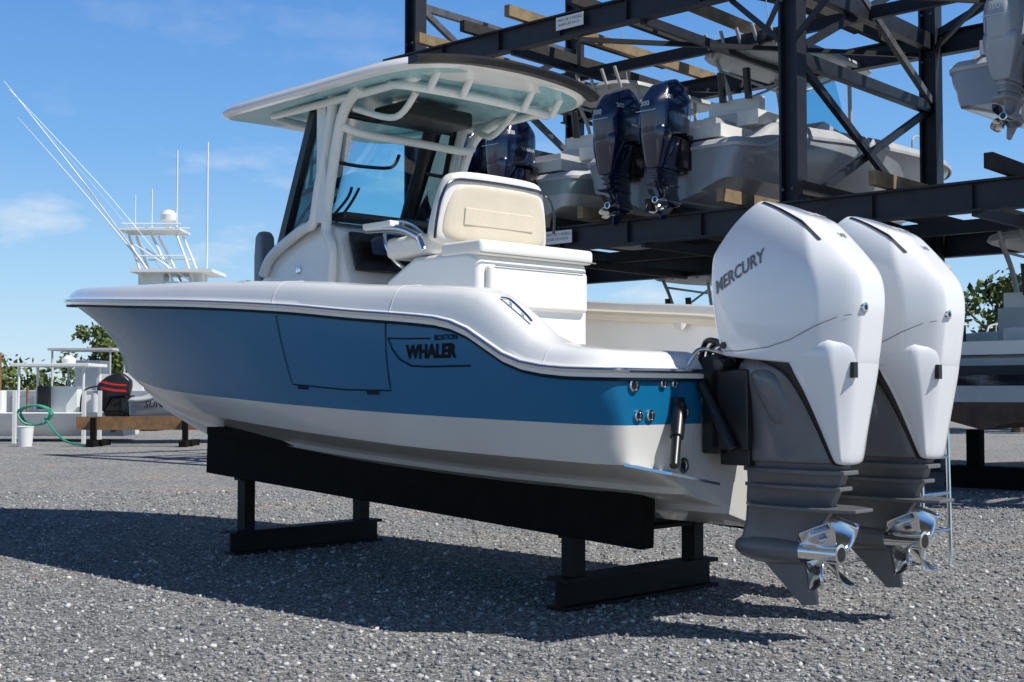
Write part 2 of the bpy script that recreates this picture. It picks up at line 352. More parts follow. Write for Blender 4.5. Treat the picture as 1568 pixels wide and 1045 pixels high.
# ---------------------------------------------------------------- helm seat
b=MB()
pr=[(1.36,.95),(1.36,1.83),(1.44,1.86),(1.90,1.86),(2.16,1.74),(2.20,1.6),(2.0,1.5),(2.0,.95)]
n=len(pr); b.add([(u,.46,z) for u,z in pr]+[(u,-.44,z) for u,z in pr],[list(range(n)),list(range(2*n-1,n-1,-1))]+[(i,(i+1)%n,(i+1)%n+n,i+n) for i in range(n)])
b.obj('leaning_post_base',[M_white],boat,bevel=.035)
b=MB(); b.box((1.50,.0,1.875),(.34,.92,.085),0); b.box((1.345,0,1.66),(.05,.80,.24),0); b.obj('rear_cushion',[M_vinylw],boat,bevel=.03)
b=MB(); b.tube([(1.315,.36,1.775),(1.315,-.36,1.775)],.004,0,6); b.tube([(1.322,.465,1.842),(1.322,-.465,1.842)],.004,0,6); b.obj('cushion_piping',[M_seaml],boat)
b=MB(); b.box((1.98,0,1.93),(.44,.88,.13),0); b.obj('helm_seat_cushion',[M_vinylw],boat,bevel=.04)
def brest(sc,uo,m,name,mt,zlo=1.93,zhi=2.30):
    b=MB(); R=[]
    for z,hw in ((zlo,.46),(zlo+.1,.475),(zlo+.22,.45),(zhi-.05,.40),(zhi,.34)):
        lean=(z-1.93)*-.12
        R.append([Vector((1.78+lean+x*.5,y,z)) for x,y in ((uo-.13,hw*sc*.96),(uo-.16,hw*sc*.8),(uo-.17,0),(uo-.16,-hw*sc*.8),(uo-.13,-hw*sc*.96),(uo+.0,-hw*sc),(uo+.14,-hw*sc*.9),(uo+.14,hw*sc*.9),(uo,hw*sc))])
    b.loft(R,0); return b.obj(name,[mt],boat,sub=2)
brest(1,0,0,'seat_backrest',M_vinylw,1.90,2.36)
brest(.93,-.035,0,'seat_back_panel',M_cream,1.92,2.29)
b=MB(); b.tube([(1.70,.47,1.95),(1.68,.475,2.05),(1.66,.455,2.18),(1.66,.38,2.28),(1.65,.2,2.30),(1.65,-.2,2.30),(1.66,-.38,2.28),(1.66,-.455,2.18),(1.68,-.475,2.05)],.009,0)
b.obj('seat_piping',[M_navy],boat)
b=MB(); b.box((1.662,0,2.09),(.012,.56,.10),0,Matrix.Rotation(math.radians(-7),3,'Y')); b.obj('seat_back_pleat',[M_cream],boat,bevel=.005)
b=MB(); b.tube([(1.80,.50,1.96),(1.95,.53,2.02),(2.25,.53,2.04)],.026,0); b.box((2.12,.53,2.055),(.26,.07,.035),1); b.tube([(1.80,.50,1.96),(1.76,.5,1.88)],.02,0,spl=False)
b.tube([(1.8,-.50,1.96),(1.95,-.53,2.02),(2.25,-.53,2.04)],.026,0)
b.obj('armrest',[M_steel,M_vinylw],boat,bevel=.006)
# ---------------------------------------------------------------- outboards
def ring(z,uf,ua,w,hw=1):
    L=uf-ua
    h=[(uf,.45*w),(uf-.07*L,.86*w),(uf-.25*L,w),(ua+.42*L,w),(ua+.21*L,.95*w),(ua+.04*L,.62*w),(ua,.42*w)]
    return [Vector((u,v,z)) for u,v in h]+[Vector((u,-v,z)) for u,v in h[::-1]]
def tilt(rg,k,c=-.6): return [Vector((p.x,p.y,p.z+k*(p.x-c))) for p in rg]
cow=MB()
cow.loft([tilt(ring(1.205,-.31,-.95,.185),.10),tilt(ring(1.22,-.295,-.965,.198),.10),tilt(ring(1.25,-.285,-.975,.203),.09),tilt(ring(1.35,-.265,-.99,.209),.03),ring(1.47,-.245,-1.005,.211),tilt(ring(1.57,-.235,-.995,.210),.03),tilt(ring(1.655,-.245,-.965,.203),.12),tilt(ring(1.74,-.325,-.92,.189),.22),tilt(ring(1.815,-.405,-.87,.168),.32),tilt(ring(1.88,-.475,-.81,.135),.40),tilt(ring(1.90,-.50,-.78,.10),.40)],0)
cow_me=cow.mesh('cowl',[M_motor],180)
pan=MB(); pan.loft([ring(1.33,-.56,-.975,.195),ring(1.24,-.60,-.975,.198),ring(1.165,-.655,-.965,.192),ring(1.1,-.70,-.955,.176),ring(.95,-.775,-.93,.138),ring(.80,-.84,-.905,.102),ring(.765,-.855,-.895,.088)],0)
trim=MB(); trim.loft([ring(1.25,-.33,-.9,.190),ring(1.19,-.60,-.9,.188),ring(1.1,-.678,-.9,.170),ring(.95,-.754,-.9,.132),ring(.80,-.820,-.88,.097),ring(.76,-.835,-.88,.085)],0)
mid=MB(); mid.loft([ring(1.25,-.33,-.72,.155),ring(1.12,-.37,-.76,.138),ring(1.0,-.40,-.80,.115),ring(.86,-.39,-.84,.10),ring(.78,-.375,-.865,.10),ring(.765,-.365,-.87,.092)],0)
mid.loft([ring(1.21,-.42,-.62,.168),ring(1.10,-.46,-.66,.158),ring(.98,-.52,-.70,.130),ring(.90,-.55,-.70,.10)],0)
low=MB()
low.loft([ring(.775,-.37,-.87,.075),ring(.68,-.37,-.84,.062),ring(.60,-.36,-.80,.05),ring(.575,-.36,-.80,.045),ring(.50,-.35,-.74,.036),ring(.42,-.33,-.70,.045),ring(.385,-.33,-.68,.05)],0)
def plate(z,uf,ua,w,t=.014):
    h=[(uf,.2*w),(uf-.08,.8*w),(uf-.2,w),(ua+.12,w),(ua,.55*w)]
    p=[(u,v) for u,v in h]+[(u,-v) for u,v in h[::-1]]
    low.loft([[Vector((u,v,z-t/2)) for u,v in p],[Vector((u,v,z+t/2)) for u,v in p]],0,False)
plate(.735,-.345,-.885,.105,.02); plate(.665,-.35,-.86,.09,.018); plate(.578,-.36,-.945,.125,.016)
low.lathe((0,0,.385),(-1,0,0),[(.285,.008),(.30,.028),(.34,.05),(.42,.066),(.52,.068),(.62,.062),(.65,.06)],0,24)
sk=[(-.43,.335),(-.69,.335),(-.715,.16),(-.64,.15)]
low.add([(u,.012,z) for u,z in sk]+[(u,-.012,z) for u,z in sk],[(0,1,2,3),(7,6,5,4),(0,1,5,4),(1,2,6,5),(2,3,7,6),(3,0,4,7)])
prop=MB(); prop.lathe((0,0,.385),(-1,0,0),[(.65,.056),(.70,.052),(.78,.042),(.83,.045),(.832,.032),(.8,.03)],0,24)
prop.lathe((0,0,.385),(-1,0,0),[(.826,.031),(.8335,.031)],1,20)
for k in range(4):
    a0=k*math.pi/2+.5; R=[]
    for i in range(11):
        f=i/10; r=.035+.150*f; wdt=(.42*math.sin(math.pi*(.22+.70*f))+.06)
        sk2=.35*f
        R.append([Vector((-.74+.075*t*(1-.3*f)-.04*f*f, r*math.sin(a0+t*wdt+sk2), .385+r*math.cos(a0+t*wdt+sk2))) for t in np.linspace(-1,1,9)])
    prop.loft(R,0,True,False,False)
brk=MB()
brk.box((-.26,0,1.02),(.10,.30,.44),0); brk.box((-.36,.13,1.0),(.20,.04,.36),0); brk.box((-.36,-.13,1.0),(.20,.04,.36),0)
brk.box((-.36,0,.80),(.16,.22,.10),0); brk.cyl((-.30,0,.86),(-.42,0,1.16),.04,0); brk.cyl((-.33,.19,1.2),(-.33,-.19,1.2),.03,0); brk.box((-.28,.0,1.22),(.16,.2,.06),0)
brk.cyl((-.22,.17,1.12),(-.40,.17,.82),.025,0)
low_me=low.mesh('gearcase',[M_low]); prop_me=prop.mesh('propeller',[M_steel,M_black],60); brk_me=brk.mesh('mount_bracket',[M_black])
pan_me=pan.mesh('rear_panel',[M_motor],180); trim_me=trim.mesh('panel_trim',[M_black],180); mid_me=mid.mesh('midsection',[M_mid],180)
def cr(me,dic,n=14,ringc={}):
    a=me.attributes.new('crease_edge','FLOAT','EDGE')
    for e in me.edges:
        i0,i1=e.vertices
        if abs(i0-i1)==n and (i0%n) in dic: a.data[e.index].value=dic[i0%n]
        if i0//n==i1//n and (i0//n) in ringc: a.data[e.index].value=ringc[i0//n]
cr(cow_me,{4:.85,9:.85,6:.8,7:.8,1:.5,12:.5},14,{1:.6,6:.35}); cr(pan_me,{4:.85,9:.85,6:.8,7:.8})
def motor_obj(parent):
    place(cow_me,'cowl',parent,sub=3); place(pan_me,'rear_panel',parent,sub=2); place(trim_me,'panel_trim',parent,sub=2); place(mid_me,'midsection',parent,sub=2)
    place(low_me,'gearcase',parent,bevel=.004)
    p=place(prop_me,'propeller',parent); so_=p.modifiers.new('sol','SOLIDIFY'); so_.thickness=.005
    place(brk_me,'mount_bracket',parent,bevel=.008)
def wpt(u,v): 
    c,s=math.cos(TH),math.sin(TH); return (BO[0]+u*c-v*s,BO[1]+u*s+v*c,0)
m1=empty('outboard_motor',wpt(0,.36),TH); m2=empty('outboard_motor.001',wpt(0,-.36),TH)
motor_obj(m1); motor_obj(m2)
bpy.context.view_layer.update()
co=[o for o in m1.children if o.name.startswith('cowl')][0]
dg=bpy.context.evaluated_depsgraph_get(); ev=co.evaluated_get(dg).to_mesh()
cb=bvh_of(ev)
def cmap(dirv,org,o=.003):
    d=Vector(dirv).normalized()
    def f(x,y):
        p=org(x,y); h=cb.ray_cast(p-d*2,d)
        return h[0]-d*o if h[0] else p
    return f
dm=MB()
text(dm,'MERCURY',.078,cmap((0,-1,0),lambda x,y:Vector((-.325-x*.82,.2,1.515+y))),0,shear=.25,bold=.002,rot=.38)
ribbon(dm,[(-.525,1.925),(-.62,1.87),(-.74,1.79),(-.83,1.705)],.016,cmap((0,-.75,-.66),lambda x,y:Vector((x,.12,y)),.004),1,20)
text(dm,'300',.10,cmap((.5,0,-.85),lambda x,y:Vector((-.74+y*.75,.07-x,1.85+y*.3))),2,bold=.003)
text(dm,'V8',.05,cmap((.7,0,-.7),lambda x,y:Vector((-.86+y*.5,.03-x,1.74+y*.5))),0,bold=.001)
ribbon(dm,[(-.30,1.262),(-.45,1.258),(-.6,1.27),(-.72,1.30),(-.82,1.345),(-.92,1.39)],.0035,cmap((0,-1,0),lambda x,y:Vector((x,.2,y)),.003),3,16)
ribbon(dm,[(-.93,1.395),(-.975,1.40)],.0035,cmap((.7,-.7,0),lambda x,y:Vector((x,.13,y)),.003),3,8)
for (u,z) in ((-.315,1.30),(-.36,1.285)): 
    p=cmap((0,-1,0),lambda x,y:Vector((x,.2,y)))(u,z); dm.lathe(p,(0,1,0),[(-.005,.016),(.006,.016),(.006,.010)],1,14)
p=cmap((1,0,0),lambda x,y:Vector((-1,x,y)))(.075,1.43); dm.lathe(p,(-1,0,0),[(-.01,.022),(.004,.022),(.005,.012)],4,16); dm.lathe(p,(-1,0,0),[(.004,.012),(.006,.012),(.0065,.006)],1,12)
dm.box(Vector((-.962,.10,1.17)),(.02,.030,.065),1)
dme=dm.mesh('cowl_decals',[M_dec,M_black,M_decl,M_seaml,M_steel],30)
for m in(m1,m2): place(dme,'cowl_decals',m)
b=MB()
for v in(.36,-.36):
    for k in range(3): b.tube([(-.08,v-.1+.05*k,1.17),(-.12,v-.1+.05*k,1.27+.02*k),(-.25,v-.06+.05*k,1.30),(-.38,v-.03+.03*k,1.26)],.014,0)
    b.tube([(-.2,v+.24,1.20),(-.24,v+.2,1.27),(-.30,v+.1,1.25)],.01,1)
b.obj('rigging_hoses',[M_black,M_steel],boat)
# ---------------------------------------------------------------- stand
st=empty('boat_stand',BO,TH)
b=MB()
for v in(.52,-.52): b.beam((.10,v,.475),(3.98,v,.66),.10,.27,0)
for v in(.52,-.52): b.beam((.14,v,.62),(3.95,v,.815),.14,.05,0)
b.obj('bunk_boards',[M_bunk],st,bevel=.006)
b=MB()
for u,zt in((.62,.36),(3.62,.50)):
    b.ibeam((u,-.62,.08),(u,.60,.08),.14,.16,0); b.ibeam((u,-.55,zt+.02),(u,.55,zt+.02),.08,.06,0)
    for v in(.48,-.48): b.beam((u,v,.15),(u,v,zt+.04),.08,.09,0)
b.obj('steel_stands',[M_stand],st)
lad=empty('boarding_ladder')
b=MB()
a0=Vector((2.48,7.75,0));a1=Vector((2.72,7.98,0)); t0=a0+Vector((.02,.12,1.35)); t1=a1+Vector((.02,.12,1.35))
b.cyl(a0,t0,.014,0,8); b.cyl(a1,t1,.014,0,8)
for k in range(1,6):
    f=k/6; b.cyl(a0.lerp(t0,f),a1.lerp(t1,f),.011,0,8)
b.obj('rails_and_rungs',[M_steel],lad)
# ---------------------------------------------------------------- rack
RA=math.atan2(.671,-.741); RP=(3.25,14.7,0)
rk=empty('boat_storage_rack',RP,RA)
XS=(-6.33,0,6.33); YB=-3.75; ZL=(3.08,5.90,8.7)
b=MB()
for x in XS:
    for y in(0,YB):
        b.ibeam((x,y,0),(x,y,9.2),.22,.24,0,.03); b.box((x,y,.01),(.4,.4,.03),0)
        for z in (3.4,5.6,6.25):
            for dx in(-.06,.06): b.cyl((x+dx,y+.12,z),(x+dx,y+.14,z),.018,1,6)
    for z in (4.97,): b.beam((x,0,z),(x,YB,z),.10,.16,0)
    b.beam((x,0,6.86),(x,YB,6.86),.08,.10,1)
    for z in ZL: b.beam((x,0,z-.02),(x,YB,z-.02),.12,.22,0)
    for z0,z1 in ((3.2,4.9),(4.9,3.2),(5.05,6.8),(6.8,5.05),(.4,2.8)): b.beam((x+(.04 if z1>z0 else -.04),-.1,z0),(x+(.04 if z1>z0 else -.04),YB+.1,z1),.07,.09,1 if z0==6.8 else 0)
for z in ZL:
    for y in(.20,YB-.2): b.ibeam((-6.9,y,z),(6.75,y,z),.16,.32,0,.025)
    b.beam((-6.9,YB/2,z-.03),(6.7,YB/2,z-.03),.08,.16,0)
    for x in np.arange(-6.6,6.6,1.1): b.box((x,.20,z),(.012,.14,.25),0)
for x in (-4.5,-2.2,2.0,4.2):
    b.beam((x,.2,5.75),(x,YB-.2,5.75),.06,.12,0); b.beam((x,.2,2.94),(x,YB-.2,2.94),.06,.12,0)
for z in(3.2,6.0):
    b.beam((.05,YB,z),(6.2,YB,z+2.5),.05,.07,0)
b.beam((-.1,YB-.03,6.0),(-6.2,YB-.03,8.5),.07,.10,0); b.beam((-.1,YB+.03,8.5),(-6.2,YB+.03,6.0),.07,.10,0)
# plan bracing at the upper level
for x0,x1 in((0,3.1),(3.1,6.33),(-6.33,-3.1),(-3.1,0)):
    b.beam((x0,.1,5.80),(x1,YB-.1,5.80),.05,.06,0); b.beam((x1,.1,5.72),(x0,YB-.1,5.72),.05,.06,0)
for x in XS:
    for s_ in(1,-1):
        for z in ZL[:2]: b.beam((x+.1*s_,.1,z-.75),(x+.75*s_,.1,z-.15),.05,.06,0)
b.obj('steel_frame',[M_rack,M_rust],rk)
b=MB(); k=0
for z,xs in ((3.31,(-5.6,-4.6,-3.6,-2.6,-1.3,-.4,.55,1.6,2.6,3.5,4.6,5.6)),(6.13,(-5.4,-4.4,-3.2,-2.2,-1.1,.8,1.9,2.9,3.9,4.8,5.7))):
    for x in xs:
        k+=1; L0=.55+.3*random.random(); L1=.5+.4*random.random()
        p0=(x,L0,z+.02*random.random()); p1=(x+.1*random.uniform(-1,1),YB-L1,z+.03*random.random())
        b.beam(p0,p1,.09,.15,k%2)
        if k%3==0: b.beam((p0[0]+.12,p0[1]-.5,z-.0),(p1[0]+.12,p1[1]+1.2,z),.05,.10,0)
b.obj('bunk_boards',[M_boardd,M_board],rk)
b=MB(); b.box((3.3,.295,3.1),(.46,.01,.17),0); b.box((3.1,.295,5.92),(.46,.01,.17),0); b.obj('load_sign',[M_sign],rk)
b=MB()
for zc,xc in ((3.1,3.3),(5.92,3.1)):
    for i,tx in enumerate(('MAX OF 3 VESSELS','10,000 LBS EACH')):
        text(b,tx,.05,lambda x,y:Vector((xc+.20-x,.302,zc+.02-.06*i+y)),0)
b.obj('load_sign_text',[M_black],rk)
# ---------------------------------------------------------------- background boats
def bg_parts(cover):
    b=MB()
    b.loft([[Vector((p.x,p.y,p.z)) for p in outl(s,z)] for s,z in((.6,3.03),(.97,3.0),(1,2.94),(.97,2.91))],0)
    for s in(1,-1):
        b.tube([(1.7,.6*s,2.9),(1.95,.55*s,2.4),(2.1,.52*s,1.5),(2.1,.5*s,.96)],.03,0); b.tube([(3.1,.6*s,2.9),(3.2,.55*s,2.2),(3.3,.5*s,1.5),(3.3,.5*s,.96)],.03,0)
        b.tube([(1.75,.58*s,2.75),(3.15,.58*s,2.72)],.02,0); b.tube([(2.0,.55*s,2.3),(3.1,.58*s,2.8)],.02,0)
        b.tube([(4.2,.95*s,1.8),(4.3,.95*s,2.05),(5.6,.68*s,2.15),(6.4,.25*s,2.2)],.016,0)
        for u_,v_ in((4.8,.86),(5.5,.70),(6.1,.42)): b.cyl((u_,v_*s,1.8),(u_,v_*s,2.13),.014,0,6)
    for v in(-.5,-.25,0,.25,.5): b.cyl((1.5,v,2.85),(1.35,v,3.15),.025,0,8)
    b.cyl((2.6,.3,3.0),(2.4,.4,5.0),.008,0,6); b.lathe((2.8,0,3.0),(0,0,1),[(0,.2),(.08,.22),(.16,.18),(.2,.05)],0,14)
    pr=[(2.4,.95),(2.4,1.85),(2.7,2.05),(3.2,1.95),(3.6,1.5),(3.7,.95)]
    n=6; b.add([(u,.45,z) for u,z in pr]+[(u,-.45,z) for u,z in pr],[list(range(n)),list(range(2*n-1,n-1,-1))]+[(i,(i+1)%n,(i+1)%n+n,i+n) for i in range(n)],0)
    b.box((1.5,0,1.5),(.5,.9,.9),0); b.box((1.35,0,2.0),(.12,.8,.3),1); b.box((.15,.0,1.38),(.5,1.7,.16),1)
    b.loft([[Vector((3.35,v,1.9)) for v in(-.45,.45)],[Vector((2.95,v,2.75)) for v in(-.45,.45)]],3,False,False,False)
    b.box((.6,-.9,1.6),(.5,.3,.18),1); b.box((.5,.7,1.55),(.35,.3,.3),2); b.box((.4,-.3,1.5),(.4,.5,.25),0)
    for v in(-.3,.1): b.cyl((1.2,v,2.1),(1.15,v,2.5),.05,2,8)
    return b.mesh('bg_top',[M_bgcap,M_vinylw,M_black,M_glass])
bgt=bg_parts(0)
def recol(me,mats):
    c=me.copy()
    for i,m in enumerate(mats): c.materials[i]=m
    return c
def bg_boat(name,loc,rz,hm_,mm,sc=(1.1,1,1),motors=(.36,-.36),msc=.92,top=True,mdec='300',stripe=None):
    e=empty(name,loc,rz,sc)
    place(recol(hm,hm_),'hull',e); place(cm_bg,'gunwale_cap',e)
    if top: place(bgt,'hardtop_and_console',e,bevel=.012)
    for v in motors:
        q=empty('outboard',(0,v,.12),0,(msc/sc[0],msc,msc),e)
        place(recol(cow_me,[mm]),'cowl',q,sub=2); place(recol(pan_me,[mm]),'rear_panel',q,sub=1); place(recol(mid_me,[mm]),'midsection',q,sub=1)
        place(recol(low_me,[mm]),'gearcase',q); place(recol(prop_me,[M_steel]),'propeller',q); place(brk_me,'bracket',q)
        d=MB(); text(d,mdec,.09,lambda x,y:Vector((-1.012,.08-x,1.52+y)),0,bold=.002); ribbon(d,[(.15,1.46),(-.15,1.46)],.01,lambda x,y:Vector((-1.012,x,y)),0)
        sd=cmap((0,1,0),lambda x,y:Vector((x,-.2,y)),.005); text(d,mdec,.08,lambda x,y:sd(-.85+x,1.62+y),0,bold=.002)
        if mm is M_navy: text(d,'YAMAHA',.07,lambda x,y:sd(-.62+x,1.42+y),0,bold=.001)
        if stripe:
            sp_=cmap((0,-1,0),lambda x,y:Vector((x,.2,y)),.006)
            for f_ in(sd,sp_):
                for zz,ww in((1.38,.07),(1.55,.05)): ribbon(d,[(-.35,zz),(-.6,zz+.02),(-.92,zz+.1)],ww,f_,0)
        place(d.mesh('decal',[stripe or M_decl]),'decal',q)
    return e
def rp(x,y,z):
    c,s=math.cos(RA),math.sin(RA); return (RP[0]+x*c-y*s,RP[1]+x*s+y*c,z)
RB=RA-math.pi/2
bg_boat('racked_boat',rp(1.85,-.15,2.88),RB,[M_grayw,M_grayw,M_grayw],M_navy,(1.18,1,1),msc=.97)
bg_boat('racked_boat.001',rp(4.25,-.05,2.80),RB,[M_aquah,M_white2,M_white2],M_navy,(1.1,.95,.95),msc=1.0)
bg_boat('racked_boat.002',rp(-2.95,-.35,3.35),RB,[M_grayw,M_grayw,M_white2],M_motgrey,(1.1,1,1))
bg_boat('stored_boat',rp(-2.1,-.4,.30),RB,[M_dark,M_bgcap,M_brown],M_navy,(1.15,1.05,.9),motors=())
bg_boat('stored_boat.001',rp(1.4,-2.5,.05),RB,[M_white2,M_white2,M_white2],M_navy,(1.0,1,1))
bg_boat('stored_boat.002',rp(4.6,-3.0,.10),RB,[M_grayw,M_white2,M_white2],M_navy,(1.0,1,1))
bs_=empty('boat_cradle',rp(-2.1,-.4,0),RB); b=MB()
for u in(.8,4.2):
    b.box((u,0,.12),(.3,1.6,.24),0)
    for v in(.5,-.5): b.box((u,v,.40),(.14,.16,.5),0)
b.obj('blocks_and_posts',[M_bunk],bs_,bevel=.01)
# ---------------------------------------------------------------- left background
e=empty('sportfishing_boat',(0,0,0))
b=MB(); D=46
P=lambda x,z,y=0:Vector((x,D+y,z))
for y in(-.7,.7):
    for xt,xb in((-13.7,-13.0),(-12.0,-11.2),(-12.9,-11.9)): b.tube([P(xt,6.75,y*.7),P(xb,4.6,y),P(xb+.2,2.9,y)],.05,0,6)
    b.tube([P(-13.9,7.05,y*.9),P(-11.8,7.05,y*.9)],.035,0,6); b.tube([P(-13.3,5.9,y),P(-11.6,5.9,y)],.03,0,6)
    b.tube([P(-13.4,6.3,y),P(-11.4,5.0,y)],.03,0,6)
b.box(P(-12.9,6.85),(2.2,1.5,.08),0); b.box(P(-12.0,5.35),(2.9,2.2,.12),0); b.box(P(-11.7,4.2),(2.6,2.0,.25),0); b.box(P(-11.8,4.6),(1.2,1.0,.8),0)
b.box(P(-12.9,5.0),(.9,.8,.6),0); b.box(P(-11.3,5.0),(.5,.8,.7),0)
b.lathe(P(-12.4,7.0),(0,0,1),[(0,.1),(.2,.12),(.25,.28),(.45,.30),(.6,.2),(.65,.05)],0,14)
b.cyl(P(-12.1,7),P(-12.1,9.8),.03,0,6); b.cyl(P(-11.0,3),P(-11.0,10.1),.035,0,6); b.cyl(P(-13.0,7),P(-13.0,8.4),.025,0,6); b.cyl(P(-13.6,6.8),P(-13.6,8.2),.02,0,6)
b.tube([P(-12.9,5.4,-.8),P(-15.2,8.6,-1.2),P(-17.7,11.9,-1.8)],[.04,.008],0,6); b.tube([P(-13.4,5.6,.8),P(-16.0,8.6,1.2),P(-18.6,11.4,1.8)],[.04,.008],0,6)
for y,xx in((-1,0),(1,-.7)): b.tube([P(-11.6+xx,4.8,y),P(-14.2+xx,8.0,y*1.2),P(-17.5+xx,11.6,y*1.8)],.006,0,5)
hx=[(-13.0,1.0,1.6),(-11.4,1.8,1.7),(-8,2.0,1.9),(-4,1.6,2.3),(-1,.1,2.7)]
b.loft([[P(x,.35,0),P(x,1.0,hw*.9),P(x,zt,hw),P(x,zt,-hw),P(x,1.0,-hw*.9)] for x,hw,zt in hx],0)
b.loft([[P(-11.6+f,z,-1.4*s),P(-11.6+f,z,1.4*s),P(-6.5-f,z,1.2*s),P(-6.5-f,z,-1.2*s)] for f,z,s in((0,1.6,1),(.2,2.7,.95),(.5,3.4,.9))],0,False)
b.obj('hull_cabin_and_tower',[M_powder],e)
sk_=bg_boat('skiff',(-7.85,27.3,.02),math.radians(8),[M_grayw,M_grayw,M_white2],M_black,(.85,.85,.75),motors=(0,),msc=.95,top=False,mdec='90',stripe=M_red)
b=MB(); text(b,'SUNDANCE',.19,lambda x,y:Vector((-7.5+x,26.10+.13*x,.76+y)),0,shear=.2,bold=.004); on=b.obj('skiff_name',[M_black],None)
on.parent=sk_; on.matrix_parent_inverse=(Matrix.Translation((-7.85,27.3,.02))@Matrix.Rotation(math.radians(8),4,'Z')@Matrix.Diagonal((.85,.85,.75,1))).inverted()
tr=empty('timber_trestle',(-7.3,25.2,0)); b=MB()
b.box((0,0,.46),(2.5,.10,.26),0); b.box((0,.6,.46),(2.5,.10,.18),0)
for x in(-.9,.9): b.box((x,-.08,.27),(.10,.10,.60),1); b.box((x,.25,.06),(.14,1.1,.12),1)
b.obj('timbers',[M_wood,M_bunk],tr)
cb_=empty('small_canopy_boat',(-9.9,28.3,0)); b=MB()
b.loft([[Vector((x,y*s,z)) for x,y in((1.5,.9),(-1.3,.9),(-2.2,0),(-1.3,-.9),(1.5,-.9))] for z,s in((.12,.6),(.4,.9),(.62,1),(.64,.9),(.5,.85))],0,False)
b.box((-.1,0,1.66),(1.7,1.3,.07),0)
for x in(-.8,.6):
    for y in(.55,-.55): b.cyl((x,y,.5),(x+.02,y,1.64),.03,0,8)
b.box((.1,0,.85),(.6,.6,.7),0); b.box((.75,0,.75),(.35,.9,.5),0); b.cyl((-1.2,-.5,.5),(-1.2,-.5,1.1),.13,0,12); b.box((-1.0,.2,.8),(.4,.4,.35),0); b.cyl((.9,-.6,.6),(.9,-.6,1.1),.1,0,12); b.cyl((-1.55,.1,.6),(-1.55,.1,1.95),.12,1,10)
b.box((-.3,-.3,.95),(.25,.3,.5),2); b.box((1.1,.2,.9),(.3,.3,.5),3); b.cyl((-.5,-.8,.1),(-.5,-.8,1.2),.03,1,8)
b.box((-1.6,-.6,.8),(.3,.25,.4),2); b.tube([(.6,-.7,.6),(.7,-.75,1.1),(1.2,-.7,1.15),(1.35,-.6,.6)],.02,2,6); b.lathe((.1,0,1.70),(0,0,1),[(0,.14),(.1,.16),(.18,.05)],0,12)
b.obj('hull_and_canopy',[M_powder,M_wood,M_black,M_bgcap],cb_,bevel=.01)
bk=empty('bucket',(-9.6,25.3,0)); b=MB(); b.lathe((0,0,0),(0,0,1),[(0,.13),(.38,.16),(.39,.17),(.40,.15),(.05,.12)],0,18); b.obj('pail',[M_sign],bk)
hs=empty('garden_hose',(-9.75,26.2,.35)); b=MB()
b.tube([Vector((math.cos(t)*(.32+.03*math.sin(3*t)),.1*math.sin(t*1.3),.25+math.sin(t)*.2)) for t in np.linspace(0,18,70)],.022,0,6,False); b.tube([(.2,0,.2),(.5,-.2,-.1),(.9,-.5,-.3),(1.6,-.9,-.33)],.022,0,6); b.obj('coil',[M_green],hs)
pl=MB()
for x in(-8.95,-8.62,-10.4): pl.box((x,26.8,.55),(.07,.07,1.1),0)
o=empty('mooring_post'); pl.obj('posts',[M_powder],o)
cb2=empty('moored_boat',(-12.2,36,0)); b=MB()
b.loft([[Vector((x*s,y*s,z)) for x,y in((3.0,1.1),(-2.6,1.1),(-3.8,0),(-2.6,-1.1),(3.0,-1.1))] for z,s in((.1,.8),(.6,.95),(1.1,1),(1.12,.93))],0,False)
b.box((.3,0,2.25),(1.8,1.5,.07),0); b.box((.4,0,1.5),(.7,.8,.9),0); b.box((1.7,0,1.35),(.6,1.2,.5),1)
for x in(-.5,1.1):
    for y in(.65,-.65): b.cyl((x,y,1.1),(x,y,2.25),.03,0,8)
b.obj('hull_and_top',[M_bgcap,M_vinylw],cb2,bevel=.01)
# ---------------------------------------------------------------- trees
def foliage(name,clumps,leaf,nl,parent=None):
    V=[];F=[]
    for (cx,cy,cz,rx,rz) in clumps:
        n=int(nl); d=rng.normal(size=(n,3)); d/=np.linalg.norm(d,axis=1)[:,None]; rr=rng.random(n)**.45
        c=np.array([cx,cy,cz])+d*rr[:,None]*np.array([rx,rx,rz])*(1+.25*rng.normal(size=(n,1)))
        a=rng.normal(size=(n,3)); a/=np.linalg.norm(a,axis=1)[:,None]; bb=np.cross(a,rng.normal(size=(n,3))); bb/=np.linalg.norm(bb,axis=1)[:,None]
        s=leaf*(.6+.8*rng.random((n,1)))
        for i in range(n):
            k=len(V); V+= [tuple(c[i]-a[i]*s[i]),tuple(c[i]+bb[i]*s[i]*.5),tuple(c[i]+a[i]*s[i]),tuple(c[i]-bb[i]*s[i]*.5)]; F.append((k,k+1,k+2,k+3))
    me=bpy.data.meshes.new(name); me.from_pydata(V,[],F); me.materials.append(M_leaf)
    return place(me,name,parent)
cl=[]
for i in range(150):
    x=-60+i*.95; y=78+rng.random()*8; z=.9+1.0*rng.random()+.7*math.sin(i*.7)*rng.random(); cl.append((x,y,z,1.6,1.4)); 
foliage('distant_tree_line',cl,.22,170)
def tree(name,x,y,h,r,n=26,leaf=.12):
    e=empty(name,(x,y,0)); b=MB(); b.tube([(0,0,0),(.1,0,h*.3),(0,.05,h*.6)],[.16*h/4,.07*h/4],0,8); cs=[]
    for i in range(n):
        a=rng.random()*6.28; q=rng.random()**.6*r; z=h*(.45+.47*rng.random())-q*.2
        cs.append((math.cos(a)*q,math.sin(a)*q,z,r*.30,r*.24))
        if i%3==0: b.tube([(0,.05,h*.45),(math.cos(a)*q*.5,math.sin(a)*q*.5,z*.8),(math.cos(a)*q,math.sin(a)*q,z)],[.06*h/4,.015],0,6)
    b.obj('trunk_and_limbs',[M_trunk],e); foliage('crown',cs,leaf,150,e)
